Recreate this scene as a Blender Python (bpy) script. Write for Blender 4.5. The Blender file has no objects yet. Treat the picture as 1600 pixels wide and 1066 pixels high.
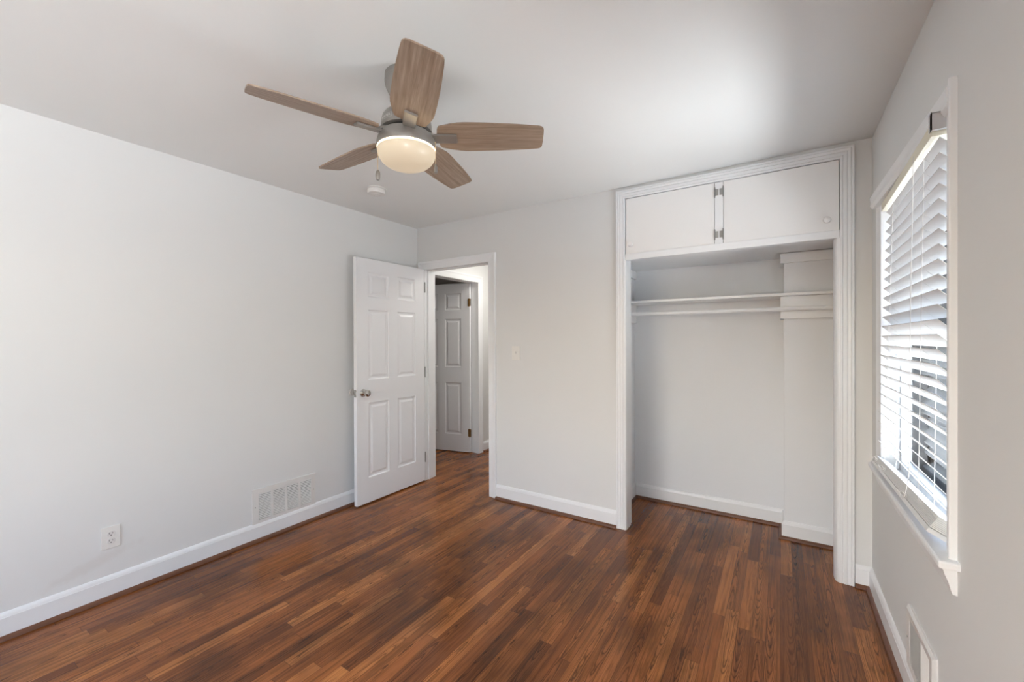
import bpy, bmesh, math, random
from mathutils import Vector, Matrix
random.seed(7)
S = bpy.context.scene
COL = S.collection
R_ = math.radians

# ------------------------------------------------------------------ camera
H = 2.438            # ceiling height
W = 3.401            # room width (left wall x=0, right wall x=W, back wall y=0)
YR = -5.20           # rear wall, behind the camera
f_px = 655.62
th, pi_, ro = R_(32.633), R_(-.2054), R_(-.1944)
CAM = Vector((2.9855, -2.9501, 1.3578))
F0 = Vector((-math.sin(th), math.cos(th), 0)); R0 = Vector((math.cos(th), math.sin(th), 0)); Z0 = Vector((0, 0, 1))
Fw = F0*math.cos(pi_) + Z0*math.sin(pi_)
U0 = -F0*math.sin(pi_) + Z0*math.cos(pi_)
Rt = R0*math.cos(ro) + U0*math.sin(ro)
Up = U0*math.cos(ro) - R0*math.sin(ro)
cd = bpy.data.cameras.new('camera'); cam = bpy.data.objects.new('camera', cd); COL.objects.link(cam)
cd.sensor_width = 36.0; cd.lens = f_px/1600*36.0; cd.clip_start = .02; cd.clip_end = 200
cam.matrix_world = Matrix(((Rt.x, Up.x, -Fw.x, CAM.x), (Rt.y, Up.y, -Fw.y, CAM.y), (Rt.z, Up.z, -Fw.z, CAM.z), (0, 0, 0, 1)))
S.camera = cam

# ------------------------------------------------------------------ world, daylight, fill lamps, exposure
S.view_settings.view_transform = 'Standard'; S.view_settings.look = 'None'
S.view_settings.gamma = 1.0; S.view_settings.use_curve_mapping = False
S.view_settings.exposure = 0.50
wd = bpy.data.worlds.new('world'); S.world = wd; wd.use_nodes = True
nt = wd.node_tree; bg = nt.nodes['Background']
sky = nt.nodes.new('ShaderNodeTexSky'); sky.sky_type = 'NISHITA'; sky.sun_disc = False
sky.sun_elevation = R_(40); sky.sun_rotation = R_(200); sky.air_density = 1.0; sky.dust_density = 3.0
nt.links.new(sky.outputs[0], bg.inputs[0]); bg.inputs[1].default_value = .9

def area(name, loc, rot, sx, sy, power, color=(1, 1, 1), spread=180):
    l = bpy.data.lights.new(name, 'AREA'); l.shape = 'RECTANGLE'; l.size = sx; l.size_y = sy
    l.energy = power; l.color = color; l.spread = R_(spread)
    o = bpy.data.objects.new(name, l); COL.objects.link(o); o.location = loc; o.rotation_euler = rot
    return o
# added fill at unseen rear and right-hand windows, then daylight through the blinded window
def aim(d): return Vector(d).to_track_quat('-Z', 'Y').to_euler()
area('rear_window_fill', (1.75, YR-.80, .70), aim((0, .82, .57)), 2.4, 1.2, 14, (.91, .975, .985))
area('side_window_fill', (W+.75, -3.75, .65), aim((-.80, .05, .60)), 1.2, 1.4, 142, (.93, .972, .98))
area('blind_window_daylight', (W+.90, -.75, .60), aim((-.72, -.05, .69)), 1.8, 1.4, 88, (.92, .975, .99))
area('far_room_fill', (-1.6, 1.6, 2.40), (0, 0, 0), .3, .3, 1.5, (1.0, .93, .85))  # added fill for the room beyond, no lamp seen there
area('hall_fill', (.70, .95, 2.40), (0, 0, 0), .4, .4, 10, (1.0, .95, .88))  # added fill that brightens the hall, its source is unseen
sl = bpy.data.lights.new('sun', 'SUN'); so = bpy.data.objects.new('sun', sl); COL.objects.link(so)
sl.energy = 2.2; sl.angle = R_(1); so.rotation_euler = Vector((.30, .45, -.84)).to_track_quat('-Z', 'Y').to_euler()

# ------------------------------------------------------------------ materials
def newmat(name):
    m = bpy.data.materials.new(name); m.use_nodes = True
    return m, m.node_tree, m.node_tree.nodes['Principled BSDF']
def simple(name, col, rough=.5, metal=0, bump=0, bscale=60, coat=0, spec=.5, var=0.0):
    m, t, p = newmat(name)
    p.inputs['Base Color'].default_value = (*col, 1); p.inputs['Roughness'].default_value = rough
    p.inputs['Metallic'].default_value = metal; p.inputs['Coat Weight'].default_value = coat
    p.inputs['Specular IOR Level'].default_value = spec
    g = t.nodes.new('ShaderNodeNewGeometry')
    if bump or var:
        n = t.nodes.new('ShaderNodeTexNoise'); n.inputs['Scale'].default_value = bscale; n.inputs['Detail'].default_value = 4
        t.links.new(g.outputs['Position'], n.inputs['Vector'])
        if bump:
            b = t.nodes.new('ShaderNodeBump'); b.inputs['Strength'].default_value = bump; b.inputs['Distance'].default_value = .002
            t.links.new(n.outputs['Fac'], b.inputs['Height']); t.links.new(b.outputs[0], p.inputs['Normal'])
        if var:
            mx = t.nodes.new('ShaderNodeMix'); mx.data_type = 'RGBA'
            mx.inputs[6].default_value = (*[c*(1-var) for c in col], 1); mx.inputs[7].default_value = (*[min(1, c*(1+var)) for c in col], 1)
            t.links.new(n.outputs['Fac'], mx.inputs[0]); t.links.new(mx.outputs[2], p.inputs['Base Color'])
    return m

class G:
    """small helper to write node maths"""
    def __init__(s, t): s.t = t
    def _in(s, sock, v):
        if isinstance(v, (int, float)): sock.default_value = v
        else: s.t.links.new(v, sock)
    def m(s, op, a, b=0, c=0):
        n = s.t.nodes.new('ShaderNodeMath'); n.operation = op
        s._in(n.inputs[0], a); s._in(n.inputs[1], b); s._in(n.inputs[2], c)
        return n.outputs[0]
    def vec(s, x, y, z):
        n = s.t.nodes.new('ShaderNodeCombineXYZ'); s._in(n.inputs[0], x); s._in(n.inputs[1], y); s._in(n.inputs[2], z); return n.outputs[0]
    def noise(s, v, scale=1, detail=3, rough=.5):
        n = s.t.nodes.new('ShaderNodeTexNoise'); n.inputs['Scale'].default_value = scale; n.inputs['Detail'].default_value = detail
        n.inputs['Roughness'].default_value = rough; s.t.links.new(v, n.inputs['Vector']); return n.outputs['Fac']
    def white(s, v):
        n = s.t.nodes.new('ShaderNodeTexWhiteNoise'); n.noise_dimensions = '3D'; s.t.links.new(v, n.inputs['Vector']); return n.outputs['Value']
    def mix(s, f, a, b, blend='MIX'):
        n = s.t.nodes.new('ShaderNodeMix'); n.data_type = 'RGBA'; n.blend_type = blend; s._in(n.inputs[0], f)
        for k, v in ((6, a), (7, b)):
            if isinstance(v, tuple): n.inputs[k].default_value = (*v, 1)
            else: s.t.links.new(v, n.inputs[k])
        return n.outputs[2]
    def ramp(s, f, stops):
        n = s.t.nodes.new('ShaderNodeValToRGB'); e = n.color_ramp.elements
        e[0].position, e[0].color = stops[0][0], (*stops[0][1], 1); e[1].position, e[1].color = stops[-1][0], (*stops[-1][1], 1)
        for p, c in stops[1:-1]: k = e.new(p); k.color = (*c, 1)
        s.t.links.new(f, n.inputs[0]); return n.outputs[0]
    def sm(s, v, lo, hi):
        n = s.t.nodes.new('ShaderNodeMapRange'); n.interpolation_type = 'SMOOTHSTEP'; s._in(n.inputs[0], v)
        n.inputs[1].default_value = lo; n.inputs[2].default_value = hi; return n.outputs[0]

def floor_material():
    m, t, p = newmat('stained_oak_strip_floor'); g = G(t)
    geo = t.nodes.new('ShaderNodeNewGeometry'); sp = t.nodes.new('ShaderNodeSeparateXYZ'); t.links.new(geo.outputs['Position'], sp.inputs[0])
    x, y = sp.outputs[0], sp.outputs[1]
    bw = .0572
    u = g.m('DIVIDE', g.m('ADD', x, 10.0), bw); i = g.m('FLOOR', u); fu = g.m('SUBTRACT', u, i)
    r1 = g.white(g.vec(i, 3.3, 1.1)); r2 = g.white(g.vec(i, 9.1, 4.7))
    ln = g.m('MULTIPLY_ADD', r2, .7, .55)
    v = g.m('DIVIDE', g.m('ADD', g.m('ADD', y, 20.0), g.m('MULTIPLY', r1, 5.0)), ln); j = g.m('FLOOR', v); fv = g.m('SUBTRACT', v, j)
    rb = g.white(g.vec(i, j, 5.0)); rc = g.white(g.vec(i, j, 17.0)); rd = g.white(g.vec(i, j, 29.0)); re = g.white(g.vec(i, j, 41.0))
    xl = g.m('SUBTRACT', fu, .5)
    # slow waviness, shared by neighbouring rings of one board
    nw = g.noise(g.vec(g.m('MULTIPLY_ADD', x, 9.0, g.m('MULTIPLY', rc, 60)), g.m('MULTIPLY', y, 3.6), g.m('MULTIPLY', rb, 40)), 1, 2, .5)
    nw2 = g.noise(g.vec(g.m('MULTIPLY', x, 60.0), g.m('MULTIPLY', y, 22), rc), 1, 2, .5)
    # cathedral figure: contour lines of a parabola running along the board
    xo = g.m('ADD', xl, g.m('MULTIPLY_ADD', rd, .8, -.4))
    par = g.m('MULTIPLY', g.m('MULTIPLY', xo, xo), g.m('MULTIPLY_ADD', re, 10.0, 7.0))
    ph = g.m('ADD', g.m('ADD', par, g.m('MULTIPLY', y, g.m('MULTIPLY_ADD', rc, 18.0, -9.0))), g.m('ADD', g.m('MULTIPLY', nw, 3.4), g.m('MULTIPLY', nw2, .75)))
    ring = g.m('ABSOLUTE', g.m('SINE', g.m('MULTIPLY', ph, 3.9)))
    ring = g.m('POWER', g.m('SUBTRACT', 1.0, ring), 1.5)
    fine = g.noise(g.vec(g.m('MULTIPLY', x, 380.0), g.m('MULTIPLY', y, 9.0), g.m('MULTIPLY', rb, 30)), 1, 3, .6)
    mid = g.noise(g.vec(g.m('MULTIPLY', x, 95.0), g.m('MULTIPLY', y, 2.6), g.m('MULTIPLY', rc, 30)), 1, 3, .6)
    blot = g.noise(g.vec(g.m('MULTIPLY', x, 2.6), g.m('MULTIPLY', y, 1.8), 3.0), 1, 3, .55)
    base = g.ramp(rb, [(0, (.185, .060, .020)), (.15, (.255, .084, .027)), (.45, (.345, .116, .034)), (.8, (.44, .156, .044)), (1, (.60, .235, .072))])
    c = g.mix(g.m('MULTIPLY', g.sm(blot, .42, .70), .62), base, (.070, .024, .010))
    dark = g.mix(.85, c, (.010, .004, .002))
    amt = g.m('MULTIPLY', ring, g.m('MULTIPLY', g.sm(re, -.1, .75), g.sm(fine, .12, .50)))
    c = g.mix(g.m('MULTIPLY', amt, .98), c, dark)
    c = g.mix(g.m('MULTIPLY', g.sm(mid, .38, .72), .58), c, dark)
    c = g.mix(g.m('MULTIPLY', g.sm(fine, .50, .80), .42), c, dark)
    c = g.mix(g.m('MULTIPLY', g.sm(fine, .48, .15), .35), c, (.46, .18, .055))
    # board gaps
    eu = g.m('MINIMUM', fu, g.m('SUBTRACT', 1.0, fu)); ev = g.m('MULTIPLY', g.m('MINIMUM', fv, g.m('SUBTRACT', 1.0, fv)), g.m('DIVIDE', ln, bw))
    gap = g.sm(g.m('MINIMUM', eu, ev), .026, .006)
    c = g.mix(g.m('MULTIPLY', gap, .62), c, (.012, .005, .003))
    t.links.new(c, p.inputs['Base Color'])
    rr = g.m('MULTIPLY_ADD', blot, .10, .10); rr = g.m('MULTIPLY_ADD', fine, .05, rr); t.links.new(rr, p.inputs['Roughness'])
    p.inputs['Specular IOR Level'].default_value = .28
    b = t.nodes.new('ShaderNodeBump'); b.inputs['Strength'].default_value = .16; b.inputs['Distance'].default_value = .001
    hgt = g.m('SUBTRACT', g.m('MULTIPLY', fine, .25), g.m('ADD', gap, g.m('MULTIPLY', amt, .25)))
    hgt = g.m('MULTIPLY_ADD', g.white(g.vec(i, j, 77.0)), .25, hgt)
    t.links.new(hgt, b.inputs['Height']); t.links.new(b.outputs[0], p.inputs['Normal'])
    return m

def blade_material():
    m, t, p = newmat('weathered_oak_blade'); g = G(t)
    tc = t.nodes.new('ShaderNodeTexCoord'); sp = t.nodes.new('ShaderNodeSeparateXYZ'); t.links.new(tc.outputs['UV'], sp.inputs[0])
    x, y, z = sp.outputs[0], sp.outputs[1], sp.outputs[2]      # u along the blade, v across (metres)
    n1 = g.noise(g.vec(g.m('MULTIPLY', x, 3.2), g.m('MULTIPLY', y, 14.0), 0), 1, 3, .5)
    ph = g.m('ADD', g.m('MULTIPLY', n1, 8.0), g.m('MULTIPLY', g.m('MULTIPLY', y, y), 500.0)); ph = g.m('ADD', ph, g.m('MULTIPLY', x, 5.0))
    ring = g.m('POWER', g.m('ABSOLUTE', g.m('SINE', g.m('MULTIPLY', ph, 2.0))), 2.0)
    fine = g.noise(g.vec(g.m('MULTIPLY', x, 10.0), g.m('MULTIPLY', y, 520.0), 2.0), 1, 4, .65)
    wide = g.noise(g.vec(g.m('MULTIPLY', x, 4.0), g.m('MULTIPLY', y, 90.0), 5.0), 1, 3, .6)
    c = g.ramp(wide, [(.25, (.20, .135, .09)), (.55, (.34, .25, .182)), (.8, (.50, .39, .30))])
    c = g.mix(g.m('MULTIPLY', ring, .22), c, (.40, .31, .24))
    c = g.mix(g.m('MULTIPLY', g.sm(fine, .48, .75), .42), c, (.085, .052, .034))
    t.links.new(c, p.inputs['Base Color']); p.inputs['Roughness'].default_value = .42; p.inputs['Specular IOR Level'].default_value = .5
    return m

def wall_material(name, col, stain=False):
    m, t, p = newmat(name); g = G(t)
    geo = t.nodes.new('ShaderNodeNewGeometry')
    n = g.noise(geo.outputs['Position'], 140, 3, .6); n2 = g.noise(geo.outputs['Position'], 1.1, 2, .5)
    c = g.mix(n2, tuple(v*.985 for v in col), tuple(min(1, v*1.012) for v in col))
    if stain:
        sp = t.nodes.new('ShaderNodeSeparateXYZ'); t.links.new(geo.outputs['Position'], sp.inputs[0])
        dy = g.m('DIVIDE', g.m('ADD', sp.outputs[1], 2.30), .20)
        dz = g.m('DIVIDE', g.m('SUBTRACT', sp.outputs[2], g.m('MULTIPLY_ADD', g.m('ADD', sp.outputs[1], 2.30), .25, .205)), .035)
        d = g.m('SQRT', g.m('ADD', g.m('MULTIPLY', dy, dy), g.m('MULTIPLY', dz, dz)))
        nn = g.noise(geo.outputs['Position'], 22, 4, .6)
        a = g.m('MULTIPLY', g.sm(g.m('ADD', d, g.m('MULTIPLY', nn, -1.3)), .5, -.3), .16)
        c = g.mix(a, c, (col[0]*.72, col[1]*.62, col[2]*.55))
    t.links.new(c, p.inputs['Base Color']); p.inputs['Roughness'].default_value = .62; p.inputs['Specular IOR Level'].default_value = .25
    b = t.nodes.new('ShaderNodeBump'); b.inputs['Strength'].default_value = .12; b.inputs['Distance'].default_value = .001
    t.links.new(n, b.inputs['Height']); t.links.new(b.outputs[0], p.inputs['Normal'])
    return m

def window_glass():
    m, t, p = newmat('window_glass'); t.nodes.remove(p)
    tr = t.nodes.new('ShaderNodeBsdfTransparent'); gl = t.nodes.new('ShaderNodeBsdfGlossy'); gl.inputs['Roughness'].default_value = .01
    fr = t.nodes.new('ShaderNodeFresnel'); fr.inputs[0].default_value = 1.2; mx = t.nodes.new('ShaderNodeMixShader')
    t.links.new(fr.outputs[0], mx.inputs[0]); t.links.new(tr.outputs[0], mx.inputs[1]); t.links.new(gl.outputs[0], mx.inputs[2])
    t.links.new(mx.outputs[0], t.nodes['Material Output'].inputs[0]); return m

def brick_material():
    m, t, p = newmat('orange_brick'); b = t.nodes.new('ShaderNodeTexBrick'); tc = t.nodes.new('ShaderNodeNewGeometry')
    mp = t.nodes.new('ShaderNodeMapping'); mp.inputs['Rotation'].default_value = (R_(90), 0, 0)
    t.links.new(tc.outputs['Position'], mp.inputs[0]); t.links.new(mp.outputs[0], b.inputs[0])
    b.inputs['Color1'].default_value = (.55, .27, .17, 1); b.inputs['Color2'].default_value = (.66, .36, .24, 1); b.inputs['Mortar'].default_value = (.75, .7, .65, 1)
    b.inputs['Scale'].default_value = 5; t.links.new(b.outputs[0], p.inputs['Base Color']); p.inputs['Roughness'].default_value = .8
    return m

M = {}
M['floor'] = floor_material()
M['blade'] = blade_material()
M['wall'] = wall_material('warm_white_wall_paint', (.790, .797, .792))
M['wall_left'] = wall_material('warm_white_wall_paint_scuffed', (.790, .797, .792), True)
M['ceiling'] = wall_material('ceiling_paint', (.84, .857, .852))
M['wall_closet'] = wall_material('closet_wall_paint_lightened', (.855, .875, .90))  # wall paint lightened and cooled so the dim, warm-lit closet looks brighter
M['trim'] = simple('white_semigloss_trim', (.89, .905, .92), .32, bump=.10, bscale=30)
M['door'] = simple('white_door_paint', (.89, .90, .92), .36, bump=.06, bscale=45)
M['cab'] = simple('white_cabinet_paint', (.90, .90, .895), .42, bump=.08, bscale=30)
M['shoe'] = simple('dark_stained_shoe_moulding', (.155, .062, .032), .45, var=.35, bscale=18)
M['nickel'] = simple('brushed_nickel', (.34, .322, .298), .42, metal=.6)
M['dark_nickel'] = simple('dark_nickel', (.16, .15, .14), .4, metal=.8)
M['satin'] = simple('satin_nickel_knob', (.55, .53, .50), .18, metal=1)
M['brass'] = simple('aged_brass', (.32, .18, .06), .38, metal=.9)
M['hinge'] = simple('painted_chrome_hinge', (.36, .36, .35), .35, metal=.8)
M['dark'] = simple('dark_void', (.02, .018, .016), .8)
M['duct'] = simple('grey_duct', (.16, .155, .15), .7)
M['plastic'] = simple('white_plastic', (.80, .79, .77), .35)
M['almond'] = simple('painted_cover_plate', (.84, .83, .80), .38)
M['vent'] = simple('white_enamel_grille', (.80, .79, .77), .4)
M['blind'] = simple('white_faux_wood_slat', (.78, .775, .765), .45)
M['cream'] = simple('cream_headrail', (.83, .80, .66), .5)
M['cord'] = simple('white_cord', (.75, .74, .72), .7)
M['bracket'] = simple('grey_bracket', (.55, .55, .56), .45)
M['chain'] = simple('pull_chain', (.75, .62, .42), .35, metal=.7)
M['logo'] = simple('pale_logo_print', (.72, .71, .68), .5)
M['glass'] = window_glass()
M['clear'] = simple('clear_plastic_bumper', (.72, .70, .67), .15)
M['ext_white'] = simple('exterior_white_paint', (.82, .82, .80), .6)
M['ext_beige'] = simple('exterior_beige_paint', (.62, .58, .44), .7)
M['ext_grey'] = simple('exterior_grey', (.45, .45, .44), .7)
M['ground'] = simple('pale_concrete', (.78, .77, .73), .9, var=.15, bscale=3)
M['brick'] = brick_material()
m, t, p = newmat('lit_frosted_glass'); p.inputs['Base Color'].default_value = (.52, .48, .41, 1); p.inputs['Roughness'].default_value = .3
# frosted bowl lit by bulbs inside: hotter towards the rim where the lamps sit
p.inputs['Emission Color'].default_value = (1.0, .76, .45, 1)
g = G(t); geo = t.nodes.new('ShaderNodeNewGeometry'); sp = t.nodes.new('ShaderNodeSeparateXYZ'); t.links.new(geo.outputs['Position'], sp.inputs[0])
em = g.m('ADD', g.m('MULTIPLY', g.sm(sp.outputs[2], 2.127, 2.133), 6.0), g.m('MULTIPLY_ADD', g.sm(sp.outputs[2], 2.06, 2.12), .06, .24))
t.links.new(em, p.inputs['Emission Strength'])
M['bowl'] = m

# ------------------------------------------------------------------ mesh helpers
def vadd(bm, vs, fs):
    q = [bm.verts.new(v) for v in vs]
    for f in fs:
        try: bm.faces.new([q[k] for k in f])
        except ValueError: pass
    return q
def box(bm, x0, x1, y0, y1, z0, z1):
    return vadd(bm, [(x0, y0, z0), (x1, y0, z0), (x1, y1, z0), (x0, y1, z0), (x0, y0, z1), (x1, y0, z1), (x1, y1, z1), (x0, y1, z1)],
         [(0, 3, 2, 1), (4, 5, 6, 7), (0, 1, 5, 4), (1, 2, 6, 5), (2, 3, 7, 6), (3, 0, 4, 7)])
def BM(*boxes):
    bm = bmesh.new()
    for b in boxes: box(bm, *b)
    return bm
def lathe(bm, prof, c=(0, 0, 0), n=48, axis='Z'):
    """prof: list of (r, h) from one end to the other"""
    rings = []
    for r, h in prof:
        ring = []
        for k in range(n):
            a = 2*math.pi*k/n; ca, sa = r*math.cos(a), r*math.sin(a)
            p = {'Z': (ca, sa, h), 'Y': (ca, h, sa), 'X': (h, ca, sa)}[axis]
            ring.append(bm.verts.new((c[0]+p[0], c[1]+p[1], c[2]+p[2])))
        rings.append(ring)
    for a, b in zip(rings, rings[1:]):
        for k in range(n): bm.faces.new((a[k], a[(k+1) % n], b[(k+1) % n], b[k]))
    for ring, (r, h) in ((rings[0], prof[0]), (rings[-1], prof[-1])):
        if r > 1e-5: bm.faces.new(ring)
    bmesh.ops.remove_doubles(bm, verts=bm.verts, dist=1e-6)
def sweep(bm, path, prof, closed_prof=True):
    """extrude profile [(a,b)] along path; path: list of (origin, dirA, dirB) frames"""
    rows = []
    for o, A, B in path:
        o, A, B = Vector(o), Vector(A), Vector(B)
        rows.append([bm.verts.new(o+A*a+B*b) for a, b in prof])
    n = len(prof)
    for r0, r1 in zip(rows, rows[1:]):
        for k in range(n if closed_prof else n-1): bm.faces.new((r0[k], r0[(k+1) % n], r1[(k+1) % n], r1[k]))
    if closed_prof:
        bm.faces.new(rows[0]); bm.faces.new(rows[-1])
def tube(bm, pts, r, n=8):
    pts = [Vector(p) for p in pts]; rows = []
    for k, p in enumerate(pts):
        d = (pts[min(k+1, len(pts)-1)]-pts[max(k-1, 0)]).normalized()
        a = d.orthogonal().normalized(); b = d.cross(a)
        rows.append([bm.verts.new(p+(a*math.cos(2*math.pi*q/n)+b*math.sin(2*math.pi*q/n))*r) for q in range(n)])
    for r0, r1 in zip(rows, rows[1:]):
        for q in range(n): bm.faces.new((r0[q], r0[(q+1) % n], r1[(q+1) % n], r1[q]))
    bm.faces.new(rows[0]); bm.faces.new(rows[-1])

ORG = {}
def obj(name, bm, mat, parent=None, bevel=0, smooth=False, label=None):
    bmesh.ops.recalc_face_normals(bm, faces=bm.faces)
    if bevel:
        bmesh.ops.remove_doubles(bm, verts=bm.verts, dist=1e-6)
        es = [e for e in bm.edges if len(e.link_faces) == 2 and e.calc_face_angle(0) > R_(30)]
        bmesh.ops.bevel(bm, geom=es, offset=bevel, segments=2, affect='EDGES', profile=.5, clamp_overlap=True)
    xs = [v.co for v in bm.verts]
    lo = Vector([min(c[k] for c in xs) for k in range(3)]); hi = Vector([max(c[k] for c in xs) for k in range(3)])
    o0 = Vector(((lo.x+hi.x)/2, (lo.y+hi.y)/2, lo.z))
    for v in bm.verts: v.co -= o0
    me = bpy.data.meshes.new(name); bm.to_mesh(me); bm.free()
    if smooth:
        for q in me.polygons: q.use_smooth = True
        me.set_sharp_from_angle(angle=R_(35))
    me.materials.append(M[mat] if isinstance(mat, str) else mat)
    o = bpy.data.objects.new(name, me); COL.objects.link(o)
    ORG[o.name] = o0
    if parent: o.parent = parent; o.location = o0-ORG[parent.name]
    else: o.location = o0
    if label: o['label'] = label
    return o
def thing(name, label, cat, loc, group=None):
    o = bpy.data.objects.new(name, None); COL.objects.link(o); o.location = loc; o.empty_display_size = .05
    ORG[o.name] = Vector(loc); o['label'] = label; o['category'] = cat
    if group: o['group'] = group
    return o
def tag(o, label, cat, group=None):
    o['label'] = label; o['category'] = cat
    if group: o['group'] = group
    return o
def struct(o, label=None, cat=None):
    o['kind'] = 'structure'
    if label: o['label'] = label
    if cat: o['category'] = cat
    return o

# ------------------------------------------------------------------ shell
e_ = .013
TB = .13      # back wall thickness
DX0, DX1, DZ = .10, .862, 2.032       # door opening
CX0, CX1, CZ = 2.056, 3.262, 2.352    # closet opening (cabinet included)
WY0, WY1, WZ0, WZ1 = -1.235, -.28, .735, 2.005   # window opening
TR = .14
struct(obj('floor', BM((-3.2, 4.6, YR-.3, 3.4, -.06, 0)), 'floor'), 'glossy brown stained oak strip floor', 'floor')
struct(obj('ceiling', BM((-3.2, W+TR, YR-.3, 3.4, H, H+.08)), 'ceiling'), 'flat white ceiling', 'ceiling')
struct(obj('wall_left', BM((-.12, 0, YR, 0, 0, H)), 'wall_left'), 'bare warm white left wall', 'wall')
struct(obj('wall_back', BM((0, DX0-e_, 0, TB, 0, H), (DX0-e_, DX1+e_, 0, TB, DZ+e_, H), (DX1+e_, CX0-e_, 0, TB, 0, H), (CX0-e_, CX1+e_, 0, TB, CZ+.001, H), (CX1+e_, W, 0, TB, 0, H)), 'wall'),
       'warm white back wall with door and closet openings', 'wall')
RY0, RY1, RZ0, RZ1 = -4.30, -3.15, .735, 2.005    # added unseen window for fill light, beside and behind the camera
struct(obj('wall_right', BM((W, W+TR, YR, RY0, 0, H), (W, W+TR, RY0, RY1, 0, RZ0), (W, W+TR, RY0, RY1, RZ1, H), (W, W+TR, RY1, WY0-e_, 0, H),
       (W, W+TR, WY0-e_, WY1+e_, 0, WZ0-.031), (W, W+TR, WY0-e_, WY1+e_, WZ1+e_, H), (W, W+TR, WY1+e_, .85, 0, H)), 'wall'), 'warm white right wall around the window', 'wall')
struct(obj('wall_rear', BM((-.12, .65, YR-.12, YR, 0, H), (.65, 2.45, YR-.12, YR, 0, .75), (.65, 2.45, YR-.12, YR, 2.1, H), (2.45, W+TR, YR-.12, YR, 0, H)), 'wall'))
# closet interior
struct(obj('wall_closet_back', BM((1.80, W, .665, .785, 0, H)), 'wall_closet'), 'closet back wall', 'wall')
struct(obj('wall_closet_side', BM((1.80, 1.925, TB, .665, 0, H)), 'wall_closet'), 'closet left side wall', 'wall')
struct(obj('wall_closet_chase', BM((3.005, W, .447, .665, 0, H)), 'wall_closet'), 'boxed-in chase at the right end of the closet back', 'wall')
# hall and the room beyond it
HX = -.050
HY0, HY1 = .27, 1.035
struct(obj('wall_hall_left', BM((HX-.12, HX, .13, HY0-.015, 0, H), (HX-.12, HX, HY0-.015, HY1+.015, 2.048, H), (HX-.12, HX, HY1+.015, 3.2, 0, H)), 'wall'), 'hall wall with a doorway', 'wall')
struct(obj('wall_hall_right', BM((1.15, 1.27, TB, 3.2, 0, H)), 'wall'))
struct(obj('wall_hall_end', BM((-3.1, 1.27, 3.2, 3.32, 0, H)), 'wall'))
struct(obj('wall_far_room_front', BM((-3.1, 0, 0.01, .13, 0, H)), 'wall'))
struct(obj('wall_far_room_side', BM((-3.1, -2.98, .13, 3.2, 0, H)), 'wall'))

# ------------------------------------------------------------------ mouldings
def baseboard(name, p0, p1, nrm, label, m0=0, m1=0):
    """p0->p1 along the wall face, nrm points into the room; m0/m1: end extension per unit of depth (mitres)"""
    p0, p1, n = Vector((*p0, 0)), Vector((*p1, 0)), Vector((*nrm, 0)); d = (p1-p0).normalized()
    prof = [(0, .020), (.015, .020), (.015, .099), (.0135, .101), (.0125, .106), (.0105, .112), (.006, .1195), (.002, .122), (0, .122)]
    bm = bmesh.new()
    rows = []
    for q, mm, s in ((p0, m0, -1), (p1, m1, 1)):
        rows.append([bm.verts.new(q+n*a+d*(s*mm*a)+Vector((0, 0, b))) for a, b in prof])
    k = len(prof)
    for i in range(k): bm.faces.new((rows[0][i], rows[0][(i+1) % k], rows[1][(i+1) % k], rows[1][i]))
    bm.faces.new(rows[0]); bm.faces.new(rows[1])
    b = struct(obj(name, bm, 'trim'), label, 'baseboard')
    sp = [(0, .0003), (.033, .0003), (.033, .004), (.030, .012), (.022, .018), (.014, .021), (0, .021)]
    bm = bmesh.new(); rows = []
    for q, mm, s in ((p0, m0, -1), (p1, m1, 1)):
        rows.append([bm.verts.new(q+n*a+d*(s*mm*a)+Vector((0, 0, c))) for a, c in sp])
    k = len(sp)
    for i in range(k): bm.faces.new((rows[0][i], rows[0][(i+1) % k], rows[1][(i+1) % k], rows[1][i]))
    bm.faces.new(rows[0]); bm.faces.new(rows[1])
    obj('shoe_moulding', bm, 'shoe', b, label='dark stained shoe moulding')
    return b
baseboard('baseboard_left', (0, YR), (0, -.0), (1, 0), 'white baseboard along the left wall', -1, 0)
baseboard('baseboard_back', (.938, 0), (1.990, 0), (0, -1), 'white baseboard between the doorway and the closet')
baseboard('baseboard_back_right', (3.328, 0), (W, 0), (0, -1), 'short white baseboard right of the closet', 0, -1)
baseboard('baseboard_right', (W, YR), (W, 0), (-1, 0), 'white baseboard along the right wall', -1, -1)
baseboard('baseboard_closet_back', (1.925, .665), (3.005, .665), (0, -1), 'baseboard on the closet back wall', -1, -1)
baseboard('baseboard_closet_side', (1.925, TB), (1.925, .665), (1, 0), 'baseboard on the closet left side wall', 0, -1)
baseboard('baseboard_closet_chase_side', (3.005, .447), (3.005, .665), (-1, 0), 'baseboard end on the side of the closet chase', 1, -1)
baseboard('baseboard_closet_chase', (3.005, .447), (W, .447), (0, -1), 'baseboard on the closet chase', 1, 0)
baseboard('baseboard_hall', (HX, 1.12), (HX, 3.2), (1, 0), 'baseboard along the hall wall', 0, -1)
baseboard('baseboard_rear', (0, YR), (W, YR), (0, 1), 'white baseboard along the rear wall', -1, -1)

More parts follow.
